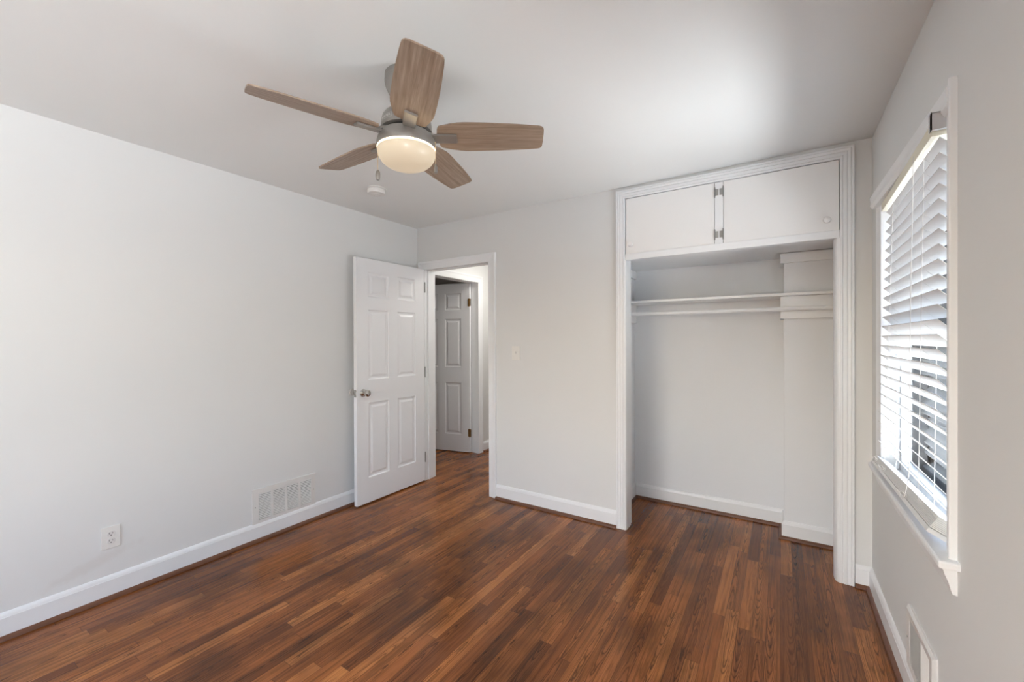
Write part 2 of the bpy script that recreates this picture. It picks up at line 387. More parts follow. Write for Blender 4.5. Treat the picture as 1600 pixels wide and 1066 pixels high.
def casing(bm, pts, plane, off, prof, flip=1):
    """mitred casing. pts: polyline in wall plane coords (u,z), prof: [(w,t)] w measured outward from the inner edge,
    plane: function (u,z,t)->xyz; outward side is to the left of travel * flip"""
    n = len(pts); rows = []
    for i, (u, z) in enumerate(pts):
        def nrm(a, b):
            dx, dz = b[0]-a[0], b[1]-a[1]; L = math.hypot(dx, dz); return (-dz/L*flip, dx/L*flip)
        if i == 0: nn = nrm(pts[0], pts[1]); k = 1
        elif i == n-1: nn = nrm(pts[-2], pts[-1]); k = 1
        else:
            a, b = nrm(pts[i-1], pts[i]), nrm(pts[i], pts[i+1]); nn = (a[0]+b[0], a[1]+b[1]); L = math.hypot(*nn); nn = (nn[0]/L, nn[1]/L)
            k = 1/(nn[0]*a[0]+nn[1]*a[1])
        rows.append([bm.verts.new(plane(u+nn[0]*k*w, z+nn[1]*k*w, t)) for w, t in prof])
    m_ = len(prof)
    for r0, r1 in zip(rows, rows[1:]):
        for k in range(m_): bm.faces.new((r0[k], r0[(k+1) % m_], r1[(k+1) % m_], r1[k]))
    bm.faces.new(rows[0]); bm.faces.new(rows[-1])
backpl = lambda u, z, t: (u, -t, z)
# bedroom door casing + jamb
prof_col = [(0, 0), (0, .009), (.006, .011), (.012, .010), (.030, .012), (.050, .016), (.058, .020), (.066, .021), (.073, .020), (.076, .015), (.076, 0)]
bm = bmesh.new(); casing(bm, [(DX0+.006, 0.002), (DX0+.006, DZ-.004), (DX1+.006-.006, DZ-.004), (DX1, 0.002)], backpl, 0, prof_col)
dt = struct(obj('trim_1', bm, 'trim'), 'white moulded casing round the bedroom doorway', 'door frame')
bm = BM((DX0-.012, DX0, -.001, TB+.001, .002, DZ), (DX1, DX1+.012, -.001, TB+.001, .002, DZ), (DX0-.012, DX1+.012, -.001, TB+.001, DZ, DZ+.012),
        (DX0, DX0+.010, .040, .075, .002, DZ-.002), (DX1-.010, DX1, .040, .075, .002, DZ-.002), (DX0, DX1, .040, .075, DZ-.012, DZ-.001))
obj('jamb', bm, 'trim', dt)
obj('strike_plate', BM((DX1-.0025, DX1-.0005, .006, .034, .865, .925)), 'dark_nickel', dt, label='dark metal strike plate')
obj('hall_side_casing', BM((DX0-.07, DX0-.004, TB, TB+.018, .002, DZ+.07), (DX1+.004, DX1+.07, TB, TB+.018, .002, DZ+.07), (DX0-.004, DX1+.004, TB, TB+.018, DZ+.004, DZ+.07)), 'trim', dt)

# closet casing: fluted
flute = [(0, 0), (0, .016), (.004, .019), (.010, .019), (.013, .015), (.016, .019), (.030, .0195), (.033, .015), (.036, .0195), (.047, .021), (.050, .016), (.053, .021), (.061, .021), (.064, .017), (.064, 0)]
bm = bmesh.new(); casing(bm, [(CX0, 0.002), (CX0, CZ), (CX1, CZ), (CX1, 0.002)], backpl, 0, flute)
ct = struct(obj('trim_2', bm, 'trim'), 'white fluted casing round the closet and its overhead cabinet', 'closet frame')
obj('jamb', BM((CX0-.012, CX0, -.001, TB+.002, .002, CZ), (CX1, CX1+.012, -.001, TB+.002, .002, CZ)), 'trim', ct)
# inner strips beside the opening, below the cabinet
bm = bmesh.new()
for pr in ([(CX0-.0005, .0165), (2.060, .0150), (2.0630, .009), (2.0645, .0), (2.0650, -.02), (2.0650, -.088), (CX0-.0005, -.088)],
           [(CX1+.0005, .0165), (3.256, .0155), (3.249, .010), (3.244, .001), (3.2405, -.012), (3.2385, -.030), (3.2385, -.060), (CX1+.0005, -.060)]):
    rows = [[bm.verts.new((a, -b, z)) for a, b in pr] for z in (.002, 1.9155)]
    k = len(pr)
    for i in range(k): bm.faces.new((rows[0][i], rows[0][(i+1) % k], rows[1][(i+1) % k], rows[1][i]))
    bm.faces.new(rows[0]); bm.faces.new(rows[1])
obj('inner_strip', bm, 'trim', ct, smooth=False)
# ------------------------------------------------------------------ overhead cabinet
cab = thing('overhead_cabinet', 'white two-door overhead cabinet built in above the open closet', 'cabinet', (2.66, .3, 1.93))
RZ = 1.916
bm = BM((CX0+.001, CX1-.001, -.014, .030, RZ, 1.960), (CX0+.001, CX1-.001, -.002, .030, 2.346, CZ-.001), (2.634, 2.682, -.010, .030, 1.960, 2.346),
        (CX0+.001, CX0+.008, .0, .030, 1.960, 2.346), (CX1-.008, CX1-.001, .0, .030, 1.960, 2.346))
obj('face_frame', bm, 'trim', cab, bevel=.002)
obj('cabinet_floor', BM((1.93, 3.0, .031, .660, 1.936, 1.955), (3.0, W-.004, .031, .440, 1.936, 1.955)), 'trim', cab)
def cabdoor(x0, x1, kx, label):
    d = obj('door', BM((x0, x1, -.010, .009, 1.958, 2.348)), 'cab', cab, bevel=.002, label=label)
    bm = bmesh.new(); lathe(bm, [(.0095, -.008), (.0085, -.018), (.011, -.022), (.0165, -.026), (.018, -.031), (.0165, -.036), (.010, -.0395), (0, -.040)], (kx, 0, 2.019), 28, 'Y')
    obj('knob', bm, 'cab', d, smooth=True)
cabdoor(CX0+.009, 2.632, 2.100, 'narrower left cabinet door')
cabdoor(2.684, CX1-.003, 3.204, 'wider right cabinet door')
for z in (2.285, 2.018):
    for s, xc in ((-1, 2.634), (1, 2.682)):
        bm = BM((min(xc-s*.002, xc-s*.020), max(xc-s*.002, xc-s*.020), -.0135, -.0105, z-.020, z+.020))
        lathe(bm, [(.0038, -.030), (.0038, .030)], (xc, -.0145, z), 10)
        lathe(bm, [(.0, -.036), (.003, -.033), (.0025, -.030)], (xc, -.0145, z), 10); lathe(bm, [(.0025, .030), (.003, .033), (.0, .036)], (xc, -.0145, z), 10)
        obj('hinge', bm, 'hinge', cab)
# cleats under the cabinet floor
bm = BM((2.984, 3.238, .426, .446, 1.868, 1.932), (2.984, 3.004, .4465, .663, 1.868, 1.932), (3.238, W-.003, .426, .446, 1.868, 1.932))
obj('cleat', bm, 'trim', cab, bevel=.0015)
obj('cleat', BM((1.926, 1.945, TB+.003, .663, 1.868, 1.932)), 'trim', cab, bevel=.0015)

# closet shelf + rod
sh = thing('closet_shelf', 'long white shelf board across the open closet above the hanging rod', 'shelf', (2.66, .5, 1.64))
obj('board', BM((1.927, 3.0, .375, .662, 1.6425, 1.6605), (3.0, W-.003, .375, .444, 1.6425, 1.6605)), 'trim', sh, bevel=.002)
obj('cleat', BM((2.984, W-.003, .426, .446, 1.492, 1.642), (2.984, 3.004, .4465, .663, 1.492, 1.642)), 'trim', sh, bevel=.0015)
obj('cleat', BM((1.926, 1.945, TB+.003, .663, 1.492, 1.642)), 'trim', sh, bevel=.0015)
bm = bmesh.new(); lathe(bm, [(.0140, 1.946), (.0140, W-.004)], (0, .392, 1.556), 20, 'X')
tag(obj('closet_rod', bm, 'trim', smooth=True), 'round white hanging rod spanning the closet just below the shelf', 'rod')

# ------------------------------------------------------------------ six-panel doors
def leaf(mat4, w=.762, h=2.018, th_=.035, name='door_leaf'):
    """local frame: u along width (0 hinge), y thickness, z up. returns bmesh in world space"""
    bm = bmesh.new()
    us = [0, .115, .332, .430, .647, w]; zs = [0, .205, .825, 1.015, 1.595, 1.702, 1.905, h]
    pan_u = {1, 3}; pan_z = {1, 3, 5}
    rings = [(0, 0), (.006, -.0065), (.014, -.0080), (.024, -.0080), (.040, -.0015), (.044, -.001)]
    for side in (0, 1):
        y0 = 0 if side == 0 else th_; s = 1 if side == 0 else -1      # inward direction of the recess
        def P(u, z, d): return bm.verts.new((u, y0 - s*d, z))
        for a in range(5):
            for b in range(7):
                u0, u1, z0, z1 = us[a], us[a+1], zs[b], zs[b+1]
                if a in pan_u and b in pan_z:
                    prev = None
                    for (ins, d) in rings:
                        r = [P(u0+ins, z0+ins, d), P(u1-ins, z0+ins, d), P(u1-ins, z1-ins, d), P(u0+ins, z1-ins, d)]
                        if prev:
                            for k in range(4): bm.faces.new((prev[k], prev[(k+1) % 4], r[(k+1) % 4], r[k]))
                        prev = r
                    bm.faces.new(prev)
                else:
                    bm.faces.new((P(u0, z0, 0), P(u1, z0, 0), P(u1, z1, 0), P(u0, z1, 0)))
    # edges
    for vs in ([(0, 0, 0), (0, th_, 0), (0, th_, h), (0, 0, h)], [(w, 0, 0), (w, th_, 0), (w, th_, h), (w, 0, h)]):
        z_ = [v for v in zs]
        x = vs[0][0]
        for k in range(7): bm.faces.new([bm.verts.new(q) for q in ((x, 0, z_[k]), (x, th_, z_[k]), (x, th_, z_[k+1]), (x, 0, z_[k+1]))])
    for z in (0, h):
        for k in range(5): bm.faces.new([bm.verts.new(q) for q in ((us[k], 0, z), (us[k], th_, z), (us[k+1], th_, z), (us[k+1], 0, z))])
    bmesh.ops.remove_doubles(bm, verts=bm.verts, dist=1e-5)
    bm.transform(mat4)
    return bm
# bedroom door, open against the left wall: hinge side near y=-.018, free edge y=-.788
door_face_x = .1135
mt = Matrix(((0, 1, 0, door_face_x-.035), (-1, 0, 0, -.022), (0, 0, 1, .013), (0, 0, 0, 1)))
ang = R_(.4)
d1 = struct(obj('door_1', leaf(mt), 'door'), 'white six-panel bedroom door standing open against the left wall', 'door')
def knob(parent, x, y, z, s, big=1):
    bm = bmesh.new(); lathe(bm, [(.0, 0), (.031, 0), (.033, .003), (.031, .007), (.020, .010), (.012, .014), (.010, .026), (.013, .032), (.022, .040), (.0265, .048), (.0275, .056), (.025, .064), (.017, .069), (.0, .0705)], (0, 0, 0), 40, 'X')
    bm.transform(Matrix.Translation((x, y, z)) @ Matrix.Scale(s, 4, Vector((1, 0, 0))))
    k = obj('knob', bm, 'satin', parent, smooth=True, label='shiny satin nickel knob')
    return k
knob(d1, door_face_x, -.722, .925, 1); knob(d1, door_face_x-.035, -.722, .925, -.95)
obj('latch_plate', BM((door_face_x-.030, door_face_x-.005, -.7862, -.784, .895, .955), (door_face_x-.024, door_face_x-.010, -.796, -.784, .914, .936)), 'satin', d1, bevel=.0008)
for z in (1.86, 1.05, .235):
    bm = bmesh.new(); lathe(bm, [(.0, -.052), (.005, -.048), (.0055, -.044), (.0055, .044), (.005, .048), (0, .052)], (door_face_x+.002, -.013, z), 12)
    box(bm, door_face_x-.030, door_face_x-.001, -.0215, -.0195, z-.044, z+.044)
    obj('hinge', bm, 'hinge', d1)
# clear round bumper on the left wall behind the knob
bm = bmesh.new(); lathe(bm, [(0, .0005), (.030, .0005), (.030, .004), (.026, .007), (.018, .006), (.0, .005)], (0, -.740, .925), 36, 'X')
tag(obj('wall_bumper', bm, 'clear', smooth=True), 'small clear round door bumper on the left wall behind the door knob', 'door stop')

# hall door
hx, hy = -.135, .988
a = R_(12.6)
ux, uy = -math.cos(a), -math.sin(a)
vx, vy = -uy, ux    # thickness direction
mt = Matrix(((ux, -vx, 0, hx), (uy, -vy, 0, hy), (0, 0, 1, .013), (0, 0, 0, 1)))
# thickness should run away from the camera (+y)
if -vy < 0: mt = Matrix(((ux, vx, 0, hx), (uy, vy, 0, hy), (0, 0, 1, .013), (0, 0, 0, 1)))
d2 = struct(obj('door_2', leaf(mt, .75), 'door'), 'white six-panel door standing ajar across the hall', 'door')
for z in (1.80, .245):
    bm = BM((hx-.022, hx+.020, hy-.0085, hy-.0045, z-.045, z+.045)); lathe(bm, [(.0, -.05), (.006, -.048), (.006, .048), (0, .05)], (hx, hy-.010, z), 12)
    obj('hinge', bm, 'brass', d2, label='aged brass hinge')
# hall door frame
fr = struct(obj('trim_3', BM((HX-.121, HX+.001, HY1, HY1+.014, .002, 2.033), (HX-.121, HX+.001, HY0-.014, HY0, .002, 2.033), (HX-.121, HX+.001, HY0-.014, HY1+.014, 2.033, 2.047)), 'trim'),
            'white casing of the doorway across the hall', 'door frame')
hallpl = lambda u, z, t: (HX+t, u, z)
bm = bmesh.new(); casing(bm, [(HY0, .002), (HY0, 2.033), (HY1, 2.033), (HY1, .002)], hallpl, 0, [(0, 0), (0, .010), (.008, .013), (.05, .016), (.066, .021), (.076, .020), (.080, 0)])
obj('casing', bm, 'trim', fr)

# ------------------------------------------------------------------ window on the right wall
wn = bpy.data.objects.new('window_1', None); COL.objects.link(wn); wn.location = (W, (WY0+WY1)/2, WZ0); ORG['window_1'] = Vector(wn.location)
struct(wn, 'white double-hung window on the right wall behind the blind', 'window')
rightpl = lambda u, z, t: (W-t, u, z)
# jamb lining and sashes
obj('jamb', BM((W+.0004, W+TR, WY0-.012, WY0, WZ0, WZ1), (W+.0004, W+TR, WY1, WY1+.012, WZ0, WZ1), (W+.0004, W+TR, WY0-.012, WY1+.012, WZ1, WZ1+.012), (W+.05, W+TR+.03, WY0-.012, WY1+.012, WZ0-.03, WZ0)), 'trim', wn)
# stops
obj('stop', BM((W+.046, W+.058, WY0, WY0+.014, WZ0, WZ1), (W+.046, W+.058, WY1-.014, WY1, WZ0, WZ1), (W+.046, W+.058, WY0, WY1, WZ1-.014, WZ1)), 'trim', wn, bevel=.002)
def sash(z0, z1, x0, lab):
    x1 = x0+.034; s = .045
    f = obj('sash', BM((x0, x1, WY0+.002, WY0+s, z0, z1), (x0, x1, WY1-s, WY1-.002, z0, z1), (x0, x1, WY0+s, WY1-s, z0, z0+.045), (x0, x1, WY0+s, WY1-s, z1-.038, z1)), 'trim', wn, bevel=.002, label=lab)
    obj('pane', BM((x0+.015, x0+.019, WY0+s, WY1-s, z0+.045, z1-.038)), 'glass', f)
sash(WZ0+.002, 1.385, W+.060, 'lower sash'); sash(1.350, WZ1-.002, W+.096, 'upper sash')
# side casings: thick outer edge, thin inner edge
tap = [(0, 0), (0, .007), (.006, .009), (.014, .0085), (.040, .0135), (.050, .0175), (.058, .0175), (.060, .014), (.060, 0)]
bm = bmesh.new()
for (yy, s, zt) in ((WY0, -1, 2.088), (WY1, 1, 2.060)):
    rows = [[bm.verts.new((W-b, yy+s*a_, z)) for a_, b in tap] for z in (WZ0, zt)]
    k = len(tap)
    for i in range(k): bm.faces.new((rows[0][i], rows[0][(i+1) % k], rows[1][(i+1) % k], rows[1][i]))
    bm.faces.new(rows[0]); bm.faces.new(rows[1])
obj('casing', bm, 'trim', wn)
# head board: its far end stands proud of the wall and overhangs
bm = bmesh.new(); rows = []
for yy, e in ((WY0-.038, 0), (-.195, 1)):
    xo = W-.020-.018*e; zt = 2.072 if not e else 2.066
    rows.append([bm.verts.new(q) for q in ((W, yy, 2.000), (xo+.010, yy, 2.004), (xo+.002, yy, 2.020), (xo+.003, yy, 2.040), (xo, yy, zt-.004), (xo+.003, yy, zt), (W, yy, zt+.004))])
k = 7
for i in range(k): bm.faces.new((rows[0][i], rows[0][(i+1) % k], rows[1][(i+1) % k], rows[1][i]))
bm.faces.new(rows[0]); bm.faces.new(rows[1])
obj('head_casing', bm, 'trim', wn)
# stool and apron
bm = bmesh.new()
box(bm, W-.045, W+.055, WY0-.085, -.195, .712, .735)
obj('sill', bm, 'trim', wn, bevel=.006)
bm = bmesh.new()
prof = [(0, .635), (.010, .637), (.014, .650), (.018, .668), (.026, .690), (.030, .705), (.030, .7115), (0, .7115)]
rows = [[bm.verts.new((W-a_, y, z)) for a_, z in prof] for y in (WY0-.060, -.225)]
k = len(prof)
for i in range(k): bm.faces.new((rows[0][i], rows[0][(i+1) % k], rows[1][(i+1) % k], rows[1][i]))
bm.faces.new(rows[0]); bm.faces.new(rows[1])
obj('apron', bm, 'trim', wn)

# ------------------------------------------------------------------ window blind
bl = thing('window_blind', 'white faux-wood slatted blind lowered over the window, its lowest slats stacked on the sill', 'blind', (W-.01, -.75, .736))
yF, yN = -.305, -1.212           # far and near slat ends
def edges(z):                     # room-side slat edge: near x, far x at height z
    k = min(1, max(0, (z-.80)/1.15)); return 3.375+.009*k, 3.374+.036*k
bm = bmesh.new()
def slat(zn, ang, width=.0505, thk=.0026, sag=.0, xn=None, xf=None):
    en, ef = edges(zn); en = xn or en; ef = xf or ef
    ca, sa = math.cos(ang)*width, math.sin(ang)*width
    rows = []
    nseg = 6
    for k in range(nseg+1):
        f = k/nseg; y = yN+(yF-yN)*f; x = en+(ef-en)*f; z = zn - sag*math.sin(math.pi*f)
        crown = .0014
        sec = []
        for q in (0, .25, .5, .75, 1): sec.append((x+ca*q, z-sa*q+crown*math.sin(math.pi*q)))
        top = [(a_, b+thk) for a_, b in sec]
        ring = sec+top[::-1]
        rows.append([bm.verts.new((a_, y, b)) for a_, b in ring])
    n = len(rows[0])
    for r0, r1 in zip(rows, rows[1:]):
        for i in range(n): bm.faces.new((r0[i], r0[(i+1) % n], r1[(i+1) % n], r1[i]))
    bm.faces.new(rows[0]); bm.faces.new(rows[-1])
z = 1.955; k = 0; zl = []
while z > .865:
    slat(z, R_(47)); zl.append(z); z -= .0452; k += 1
# the lowest slats lie stacked on the tilted bottom rail
ST = R_(30); cS, sS = math.cos(ST), math.sin(ST)
def tilted(bm, dn, df, tn, tf):
    rows = []
    for y, zf, d, t_ in ((yN, .776, dn, tn), (yF, .763, df, tf)):
        x0, z0 = 3.354+sS*d, zf+cS*d
        rows.append([bm.verts.new(c) for c in ((x0, y, z0), (x0+cS*.0505, y, z0-sS*.0505), (x0+cS*.0505+sS*t_, y, z0-sS*.0505+cS*t_), (x0+sS*t_, y, z0+cS*t_))])
    for i in range(4): bm.faces.new((rows[0][i], rows[0][(i+1) % 4], rows[1][(i+1) % 4], rows[1][i]))
    bm.faces.new(rows[0]); bm.faces.new(rows[1])
for q in range(8): tilted(bm, .0170+q*.0050, .0135+q*.0031, .0043, .0027)
obj('slats', bm, 'blind', bl, smooth=False)
bm = bmesh.new(); tilted(bm, 0, 0, .0150, .0120)
obj('bottom_rail', bm, 'blind', bl, bevel=.002)
# headrail
bm = bmesh.new(); rows = []
for y, xo in ((yN+.004, 3.3655), (yF, 3.392)):
    rows.append([bm.verts.new(c) for c in ((xo, y, 1.962), (xo+.052, y, 1.962), (xo+.052, y, 2.000), (xo, y, 2.000))])
for i in range(4): bm.faces.new((rows[0][i], rows[0][(i+1) % 4], rows[1][(i+1) % 4], rows[1][i]))
bm.faces.new(rows[0]); bm.faces.new(rows[1])
obj('headrail', bm, 'cream', bl, bevel=.0015, label='cream headrail')
bm = BM((3.362, 3.398, yN-.016, yN-.004, 1.975, 2.026), (3.362, 3.364, yN-.016, yN+.012, 1.975, 2.026), (3.362, 3.398, yN-.016, yN+.012, 2.024, 2.026))
obj('bracket', bm, 'bracket', bl, label='grey metal mounting bracket')
# cords
for fy, nm in ((.20, 'ladder_cord'), (.80, 'ladder_cord')):
    y = yN+(yF-yN)*fy
    en, ef = edges(1.95); xt = en+(ef-en)*fy; en, ef = edges(.8); xb = en+(ef-en)*fy
    bm = bmesh.new(); tube(bm, [(xt-.0015, y, 1.965), ((xt+xb)/2-.0015, y, 1.38), (xb-.0015, y, .765)], .0008, 6)
    tube(bm, [(xt+.037, y, 1.955), ((xt+xb)/2+.037, y, 1.35), (xb+.037, y, .765)], .0008, 6)
    for zz in zl:
        e1, e2 = edges(zz); xx = e1+(e2-e1)*fy
        tube(bm, [(xx-.001, y+.003, zz-.001), (xx+.036, y+.003, zz-.038)], .0005, 5)
    obj(nm, bm, 'cord', bl)
bm = bmesh.new(); tube(bm, [(3.372, -.98, 1.985), (3.364, -.985, 1.5), (3.358, -.99, .88), (3.350, -.985, .815)], .0011, 6)
# loose loops of cord over the slat stack
for yc in (-.98, -.62, -.45):
    pts = [(3.350+.006*math.sin(q*.5), yc+.013*math.cos(q*.62)+.0035*q, .800+.011*math.sin(q*.62)) for q in range(22)]
    tube(bm, pts, .0011, 6)
obj('lift_cord', bm, 'cord', bl)

# added fill windows, right-hand and rear: plain frames (never seen directly)
w2 = struct(obj('fill_window_side', BM((W, W+TR, RY0, RY0+.05, RZ0, RZ1), (W, W+TR, RY1-.05, RY1, RZ0, RZ1), (W, W+TR, RY0, RY1, RZ1-.05, RZ1), (W-.03, W+TR, RY0, RY1, RZ0, RZ0+.04), (W+.05, W+.09, RY0, RY1, 1.35, 1.39)), 'trim'), 'unseen second window on the right wall, added for fill light', 'window')
w3 = struct(obj('fill_window_rear', BM((.65, .70, YR-.12, YR, .75, 2.1), (2.40, 2.45, YR-.12, YR, .75, 2.1), (.65, 2.45, YR-.12, YR, 2.05, 2.1), (.65, 2.45, YR-.12, YR+.03, .75, .79), (1.53, 1.57, YR-.12, YR, .79, 2.05)), 'trim'), 'unseen window in the rear wall, added for fill light', 'window')

# ------------------------------------------------------------------ ceiling fan
fx, fy = 1.6960, -1.7310
fan = thing('ceiling_fan', 'five-blade ceiling fan with grey oak blades, brushed nickel body and a lit bowl light', 'ceiling fan', (fx, fy, H))
def L(name, prof, mat, parent=fan, n=64, **k):
    bm = bmesh.new(); lathe(bm, prof, (fx, fy, 0), n); return obj(name, bm, mat, parent, smooth=True, **k)
can = L('canopy', [(0, H-.0005), (.083, H-.0005), (.086, H-.004), (.086, H-.020), (.0845, H-.022), (.0865, H-.024), (.0865, H-.036), (.083, H-.050), (.064, H-.092), (.060, H-.095), (.0, H-.095)], 'nickel')
L('downrod', [(.020, 2.344), (.0135, 2.335), (.0135, 2.26)], 'dark_nickel', n=24)
mo = L('motor_housing', [(0, 2.288), (.022, 2.288), (.030, 2.284), (.068, 2.281), (.086, 2.274), (.096, 2.260), (.1005, 2.240), (.1025, 2.214), (.1025, 2.209), (.096, 2.207), (.0, 2.207)], 'nickel')
L('hub', [(0, 2.207), (.088, 2.207), (.088, 2.196), (0, 2.196)], 'dark', n=48)
L('light_fitter', [(0, 2.196), (.098, 2.196), (.104, 2.193), (.113, 2.176), (.1185, 2.158), (.1195, 2.142), (.1175, 2.137), (.0, 2.137)], 'nickel')
L('glass_bowl', [(0, 2.1365), (.1165, 2.1365), (.1175, 2.132), (.1165, 2.120), (.112, 2.104), (.102, 2.088), (.086, 2.0745), (.066, 2.066), (.042, 2.0610), (.020, 2.0595), (0, 2.059)], 'bowl', label='frosted glass bowl glowing warm white')
# maker's badge on the housing: small oval-cornered outline with the name
def onhousing(az, z, r=.1015): return (fx+r*math.cos(az), fy+r*math.sin(az), z)
cu = bpy.data.curves.new('badge_text', 'FONT'); cu.body = 'HUNTER'; cu.size = .0125; cu.extrude = .0002; cu.align_x = 'CENTER'; cu.align_y = 'CENTER'
tmp = bpy.data.objects.new('tmp', cu); COL.objects.link(tmp)
dg = bpy.context.evaluated_depsgraph_get(); me = bpy.data.meshes.new_from_object(tmp.evaluated_get(dg)); bpy.data.objects.remove(tmp)
bm = bmesh.new(); bm.from_mesh(me); bpy.data.meshes.remove(me)
az0 = math.radians(263)
def housing_r(z):
    pr = [(2.274, .086), (2.260, .096), (2.240, .1005), (2.214, .1025), (2.2, .1025)]
    for (z0, r0), (z1, r1) in zip(pr, pr[1:]):
        if z <= z0 and z >= z1: return r0+(r1-r0)*(z0-z)/(z0-z1)
    return .1
bmesh.ops.subdivide_edges(bm, edges=bm.edges[:], cuts=1)
for v in bm.verts:
    z = 2.234+v.co.y; r = housing_r(z)+.0006+v.co.z; az = az0+v.co.x*1.15/.1
    v.co = Vector((fx+r*math.cos(az), fy+r*math.sin(az), z))
for (x0, x1, y0, y1) in ((-.034, .034, .0085, .0093), (-.034, .034, -.0093, -.0085), (-.0345, -.0337, -.0093, .0093), (.0337, .0345, -.0093, .0093)):
    n = 10
    for k in range(n):
        q = []
        for (x, y) in ((x0+(x1-x0)*k/n, y0), (x0+(x1-x0)*(k+1)/n, y0), (x0+(x1-x0)*(k+1)/n, y1), (x0+(x1-x0)*k/n, y1)):
            az = az0+x/.1; z = 2.234+y; r = housing_r(z)+.0008; q.append(bm.verts.new((fx+r*math.cos(az), fy+r*math.sin(az), z)))
        bm.faces.new(q)
obj('badge', bm, 'logo', mo, label='pale maker badge printed on the housing')

def blade_outline():
    half = [(.1255, .018), (.130, .045), (.1365, .0590), (.150, .0640), (.185, .0725), (.215, .0785), (.240, .0805), (.30, .0795), (.38, .0765), (.45, .0720), (.51, .0670), (.540, .0635), (.550, .060), (.5565, .053), (.5590, .044), (.5600, .020)]
    return half
A0, PITCH, ZB = 249.54, 13.9, 2.187
for k in range(5):
    az = R_(A0-72*k)
    base = Matrix.Translation((fx, fy, ZB)) @ Matrix.Rotation(az, 4, 'Z')
    tilt = base @ Matrix.Rotation(R_(-PITCH), 4, 'X')
    hf = blade_outline(); ol = [(x, -y) for x, y in hf]+[(x, y) for x, y in hf[::-1]]
    bm = bmesh.new(); uv = bm.loops.layers.uv.new('UVMap')
    nb = len(hf); th2 = .0055
    lo_ = [bm.verts.new((x, y, 0)) for x, y in ol]; hi_ = [bm.verts.new((x, y, th2)) for x, y in ol]
    # strips across
    for a_ in range(nb-1):
        b_ = len(ol)-1-a_
        bm.faces.new((lo_[a_], lo_[a_+1], lo_[b_-1], lo_[b_])); bm.faces.new((hi_[a_], hi_[a_+1], hi_[b_-1], hi_[b_]))
    for a_ in range(len(ol)): b_ = (a_+1) % len(ol); bm.faces.new((lo_[a_], lo_[b_], hi_[b_], hi_[a_]))
    for f in bm.faces:
        for lp in f.loops: lp[uv].uv = (lp.vert.co.x+k*3.7, lp.vert.co.y+(.04 if k == 4 else .01*k))
    bm.transform(tilt)
    b = obj('blade', bm, 'blade', fan)
    bm = bmesh.new()
    box(bm, .108, .206, -.0245, .0245, -.0095, -.001)
    bmesh.ops.bevel(bm, geom=[e for e in bm.edges], offset=.002, segments=2, affect='EDGES')
    bm.transform(tilt)
    bm2 = bmesh.new(); box(bm2, .085, .118, -.018, .018, .008, .018); 
    for v in bm2.verts:
        if v.co.x > .1: v.co.z -= .013
    bm2.transform(base); me = bpy.data.meshes.new('t'); bm2.to_mesh(me); bm2.free(); bm.from_mesh(me); bpy.data.meshes.remove(me)
    obj('blade_bracket', bm, 'nickel', b, label='flat brushed nickel blade bracket')
# pull chains
def chain(px, py, z0, z1, fob):
    bm = bmesh.new()
    n = int((z0-z1)/.0042)
    for q in range(n):
        z = z0-(q+.5)*(z0-z1)/n; lathe(bm, [(0, z-.0019), (.0014, z-.001), (.0018, z), (.0014, z+.001), (0, z+.0019)], (px, py, 0), 8)
    tube(bm, [(px, py, z0), (px, py, z1)], .0009, 6)
    dx, dy = fx-px, fy-py; L_ = math.hypot(dx, dy); tube(bm, [(px+dx/L_*.008, py+dy/L_*.008, z0+.002), (px, py, z0+.002), (px, py, z0-.002)], .0022, 8)
    c = obj('pull_chain', bm, 'chain', fan)
    bm = bmesh.new()
    if fob == 'oval': lathe(bm, [(0, z1), (.003, z1-.001), (.008, z1-.008), (.0098, z1-.018), (.0098, z1-.028), (.0085, z1-.038), (.006, z1-.042), (0, z1-.0425)], (px, py, 0), 20)
    else: lathe(bm, [(0, z1), (.003, z1-.001), (.005, z1-.008), (.0075, z1-.014), (.0078, z1-.036), (.005, z1-.038), (0, z1-.038)], (px, py, 0), 20)
    obj('fob', bm, 'nickel', c, smooth=True)
rd = Vector((Rt.x, Rt.y, 0)).normalized(); fd = Vector((Fw.x, Fw.y, 0)).normalized()
c1 = Vector((fx, fy, 0)) - rd*.1225 + fd*.012; chain(c1.x, c1.y, 2.150, 2.060, 'oval')
c2 = Vector((fx, fy, 0)) + rd*.1205 - fd*.014; chain(c2.x, c2.y, 2.158, 2.073, 'tube')

# ------------------------------------------------------------------ smoke detector
sx, sy = .556, -.945
sd = thing('smoke_detector', 'round white smoke detector on the ceiling near the left wall', 'smoke detector', (sx, sy, H))
bm = bmesh.new(); lathe(bm, [(0, H-.0005), (.070, H-.0005), (.071, H-.004), (.070, H-.008), (.066, H-.010), (.0, H-.010)], (sx, sy, 0), 48); obj('base_plate', bm, 'plastic', sd, smooth=True)
bm = bmesh.new(); lathe(bm, [(0, H-.010), (.060, H-.010), (.060, H-.014), (.062, H-.016), (.062, H-.030), (.058, H-.038), (.048, H-.041), (.030, H-.041), (.029, H-.039), (.022, H-.039), (.021, H-.042), (0, H-.043)], (sx, sy, 0), 48)
cv = obj('cover', bm, 'plastic', sd, smooth=True)
bm = bmesh.new(); lathe(bm, [(0, H-.0425), (.003, H-.0425), (.003, H-.0432), (0, H-.0432)], (sx-.033, sy+.01, 0), 12); obj('indicator', bm, 'dark_nickel', cv)

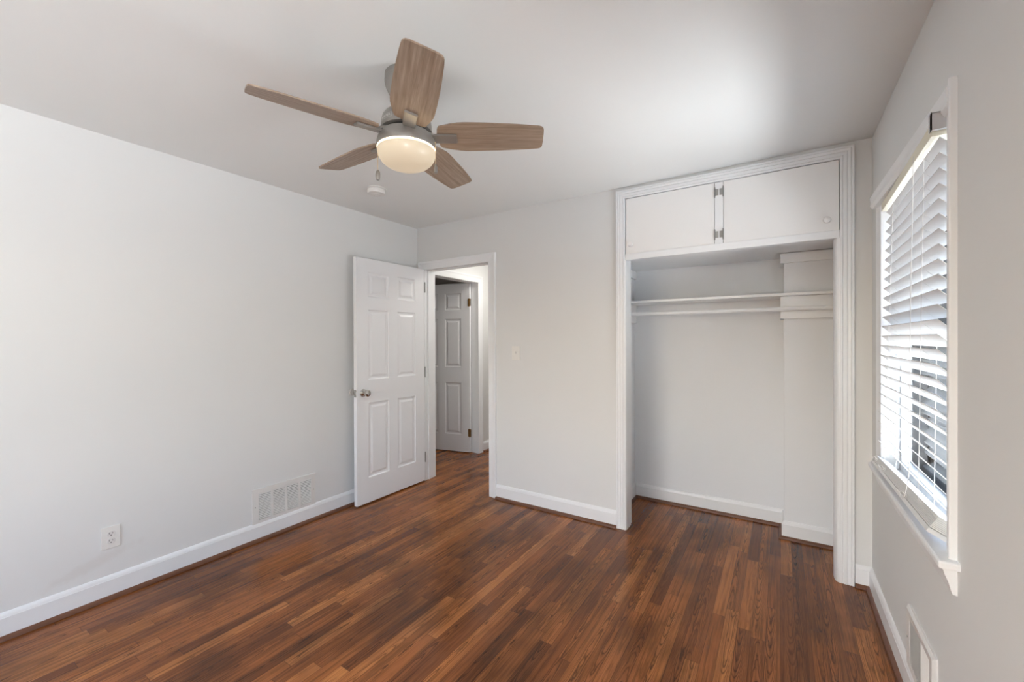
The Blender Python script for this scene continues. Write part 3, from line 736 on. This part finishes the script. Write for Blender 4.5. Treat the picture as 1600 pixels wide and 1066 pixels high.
# ------------------------------------------------------------------ outlet and switch
ou = thing('electrical_outlet', 'white duplex electrical outlet low on the left wall', 'outlet', (0, -2.231, .32))
bm = BM((0, .006, -2.270, -2.192, .263, .378)); pl = obj('cover_plate', bm, 'almond', ou, bevel=.002)
for zc in (.3015, .3395):
    bm = bmesh.new(); lathe(bm, [(0, .005), (.0165, .005), (.0170, .0075), (.0155, .0085), (0, .0085)], (0, -2.231, zc), 32, 'X')
    for v in bm.verts: v.co.z = max(zc-.0135, min(zc+.0135, v.co.z))
    r = obj('socket', bm, 'plastic', ou)
    bm = BM((.0082, .0090, -2.2385, -2.2365, zc-.001, zc+.0085), (.0082, .0090, -2.2255, -2.2238, zc, zc+.0075)); lathe(bm, [(0, .0082), (.0028, .0082), (.0028, .0091), (0, .0091)], (0, -2.231, zc-.007), 14, 'X')
    obj('slots', bm, 'dark', r)
bm = bmesh.new(); lathe(bm, [(0, .006), (.003, .006), (.0028, .0072), (0, .0075)], (0, -2.231, .3205), 14, 'X'); obj('screw', bm, 'plastic', ou)
sw = thing('light_switch', 'small off-white toggle light switch on the back wall right of the doorway', 'light switch', (1.137, 0, 1.245))
obj('cover_plate', BM((1.098, 1.178, -.0065, 0, 1.186, 1.303)), 'almond', sw, bevel=.002)
bm = BM((1.1325, 1.1435, -.0085, -.006, 1.232, 1.258))
vadd(bm, [(1.134, -.006, 1.238), (1.142, -.006, 1.238), (1.142, -.006, 1.254), (1.134, -.006, 1.254), (1.135, -.019, 1.252), (1.141, -.019, 1.252), (1.141, -.017, 1.259), (1.135, -.017, 1.259)],
     [(0, 1, 5, 4), (1, 2, 6, 5), (2, 3, 7, 6), (3, 0, 4, 7), (4, 5, 6, 7)])
obj('toggle', bm, 'plastic', sw)
for z in (1.215, 1.275):
    bm = bmesh.new(); lathe(bm, [(0, -.0062), (.003, -.0062), (.0026, -.0075), (0, -.0078)], (1.138, 0, z), 12, 'Y'); obj('screw', bm, 'almond', sw)

# ------------------------------------------------------------------ return-air grille on the left wall
vy0, vy1, vz0, vz1 = -1.527, -1.075, .110, .350
vt = thing('wall_vent', 'wide white louvred return-air grille on the left wall above the baseboard', 'vent', (0, (vy0+vy1)/2, vz0))
iy0, iy1, iz0, iz1 = vy0+.040, vy1-.036, vz0+.030, vz1-.033
nb = 4; bar = .017
bxs = [(.0, .007, vy0, vy1, vz0, iz0), (.0, .007, vy0, vy1, iz1, vz1), (.0, .007, vy0, iy0, iz0, iz1), (.0, .007, iy1, vy1, iz0, iz1)]
cw = ((iy1-iy0)-bar*3)/4
for k in range(3): y = iy0+cw*(k+1)+bar*k; bxs.append((.001, .0068, y, y+bar, iz0, iz1))
obj('frame', BM(*bxs), 'vent', vt)
bm = bmesh.new()
nl = 16
for b_ in range(4):
    y0 = iy0+(cw+bar)*b_
    for k in range(nl):
        z = iz0+(iz1-iz0)*(k+.5)/nl
        vadd(bm, [(.0020, y0, z+.0040), (.0020, y0+cw, z+.0040), (.0064, y0+cw, z-.0026), (.0064, y0, z-.0026), (.0020, y0, z+.0049), (.0020, y0+cw, z+.0049), (.0070, y0+cw, z-.0018), (.0070, y0, z-.0018)],
             [(0, 1, 2, 3), (4, 5, 6, 7), (0, 1, 5, 4), (1, 2, 6, 5), (2, 3, 7, 6), (3, 0, 4, 7)])
obj('louvres', bm, 'vent', vt)
obj('backing', BM((.0003, .0012, iy0, iy1, iz0, iz1)), 'dark', vt)
for y in (vy0+.018, vy1-.016):
    bm = bmesh.new(); lathe(bm, [(0, .007), (.004, .007), (.0035, .0088), (0, .0092)], (0, y, (vz0+vz1)/2), 14, 'X'); obj('screw', bm, 'hinge', vt)

# ------------------------------------------------------------------ floor register on the right wall
ry0, ry1, rz0, rz1 = -1.125, -.790, .118, .345
rv = thing('wall_register', 'white supply register low on the right wall under the window', 'vent', (W, (ry0+ry1)/2, rz0))
xf = W-.013
bm = bmesh.new()
def slopeframe(bm):
    o_ = [(ry0, rz0), (ry1, rz0), (ry1, rz1), (ry0, rz1)]; m_ = [(ry0+.010, rz0+.008), (ry1-.010, rz0+.008), (ry1-.010, rz1-.010), (ry0+.010, rz1-.010)]
    i_ = [(ry0+.045, rz0+.028), (ry1-.045, rz0+.028), (ry1-.045, rz1-.032), (ry0+.045, rz1-.032)]
    lv = [(o_, W), (o_, W-.006), (m_, xf), (i_, xf+.001), (i_, W-.002)]
    rows = [[bm.verts.new((x, y, z)) for y, z in r] for r, x in lv]
    for a_, b_ in zip(rows, rows[1:]):
        for k in range(4): bm.faces.new((a_[k], a_[(k+1) % 4], b_[(k+1) % 4], b_[k]))
slopeframe(bm); obj('frame', bm, 'vent', rv)
bm = bmesh.new(); jy0, jy1, jz0, jz1 = ry0+.046, ry1-.046, rz0+.029, rz1-.033
n = 15
for k in range(n):
    y = jy0+(jy1-jy0)*(k+.5)/n; t_ = .0007; s = .0035 if k < 6 else -.0035
    vadd(bm, [(xf+.001, y-t_+s, jz0), (xf+.001, y+t_+s, jz0), (W-.003, y+t_-s, jz0), (W-.003, y-t_-s, jz0), (xf+.001, y-t_+s, jz1), (xf+.001, y+t_+s, jz1), (W-.003, y+t_-s, jz1), (W-.003, y-t_-s, jz1)],
         [(0, 1, 5, 4), (1, 2, 6, 5), (2, 3, 7, 6), (3, 0, 4, 7), (0, 1, 2, 3), (4, 5, 6, 7)])
obj('fins', bm, 'vent', rv)
obj('backing', BM((W-.0015, W-.0005, jy0, jy1, jz0, jz1)), 'dark', rv)
obj('damper_lever', BM((xf-.016, xf+.004, jy0+.030, jy0+.033, .205, .212)), 'vent', rv, bevel=.001)
for y in (ry0+.024, ry1-.024):
    bm = bmesh.new(); lathe(bm, [(0, xf), (.004, xf), (.0035, xf-.0018), (0, xf-.0022)], (0, y, (rz0+rz1)/2), 14, 'X'); obj('screw', bm, 'hinge', rv)

# ------------------------------------------------------------------ outside the window
struct(obj('ground', BM((W+TR+.01, 22, -12, 26, -.75, -.70)), 'ground'), 'pale paving outside', 'ground')
nh = thing('neighbour_house', 'pale neighbouring house seen through the blind slats', 'house', (6.5, 12, -.7))
obj('wall', BM((3.6, 12, 12, 12.3, -.7, 5.2)), 'ext_white', nh)
obj('brick_base', BM((5.35, 12, 11.9, 12.0, 1.45, 2.4)), 'brick', nh)
for x in (4.3, 5.0, 6.2, 7.2):
    fr_ = obj('window', BM((x, x+.5, 11.9, 12.0, .4, 1.4)), 'ext_white', nh); obj('pane', BM((x+.06, x+.44, 11.87, 11.9, .46, 1.34)), 'ext_grey', fr_)
po = thing('porch', 'white porch posts and railing outside the window', 'porch', (4.6, 4.5, -.7))
obj('post', BM((4.47, 4.60, 4.0, 4.13, -.7, 2.7)), 'ext_beige', po)
obj('post', BM((4.05, 4.15, 4.6, 4.7, -.7, 2.7)), 'ext_white', po)
obj('rail', BM((3.9, 6.5, 4.05, 4.12, .95, 1.02)), 'ext_white', po)
obj('rail', BM((3.9, 6.5, 4.05, 4.12, .05, .11)), 'ext_white', po)
for k in range(14): obj('baluster', BM((3.95+.16*k, 3.985+.16*k, 4.07, 4.10, .11, .95)), 'ext_white', po)
obj('deck', BM((3.9, 6.5, 2.2, 5.5, -.05, .02)), 'ext_white', po)
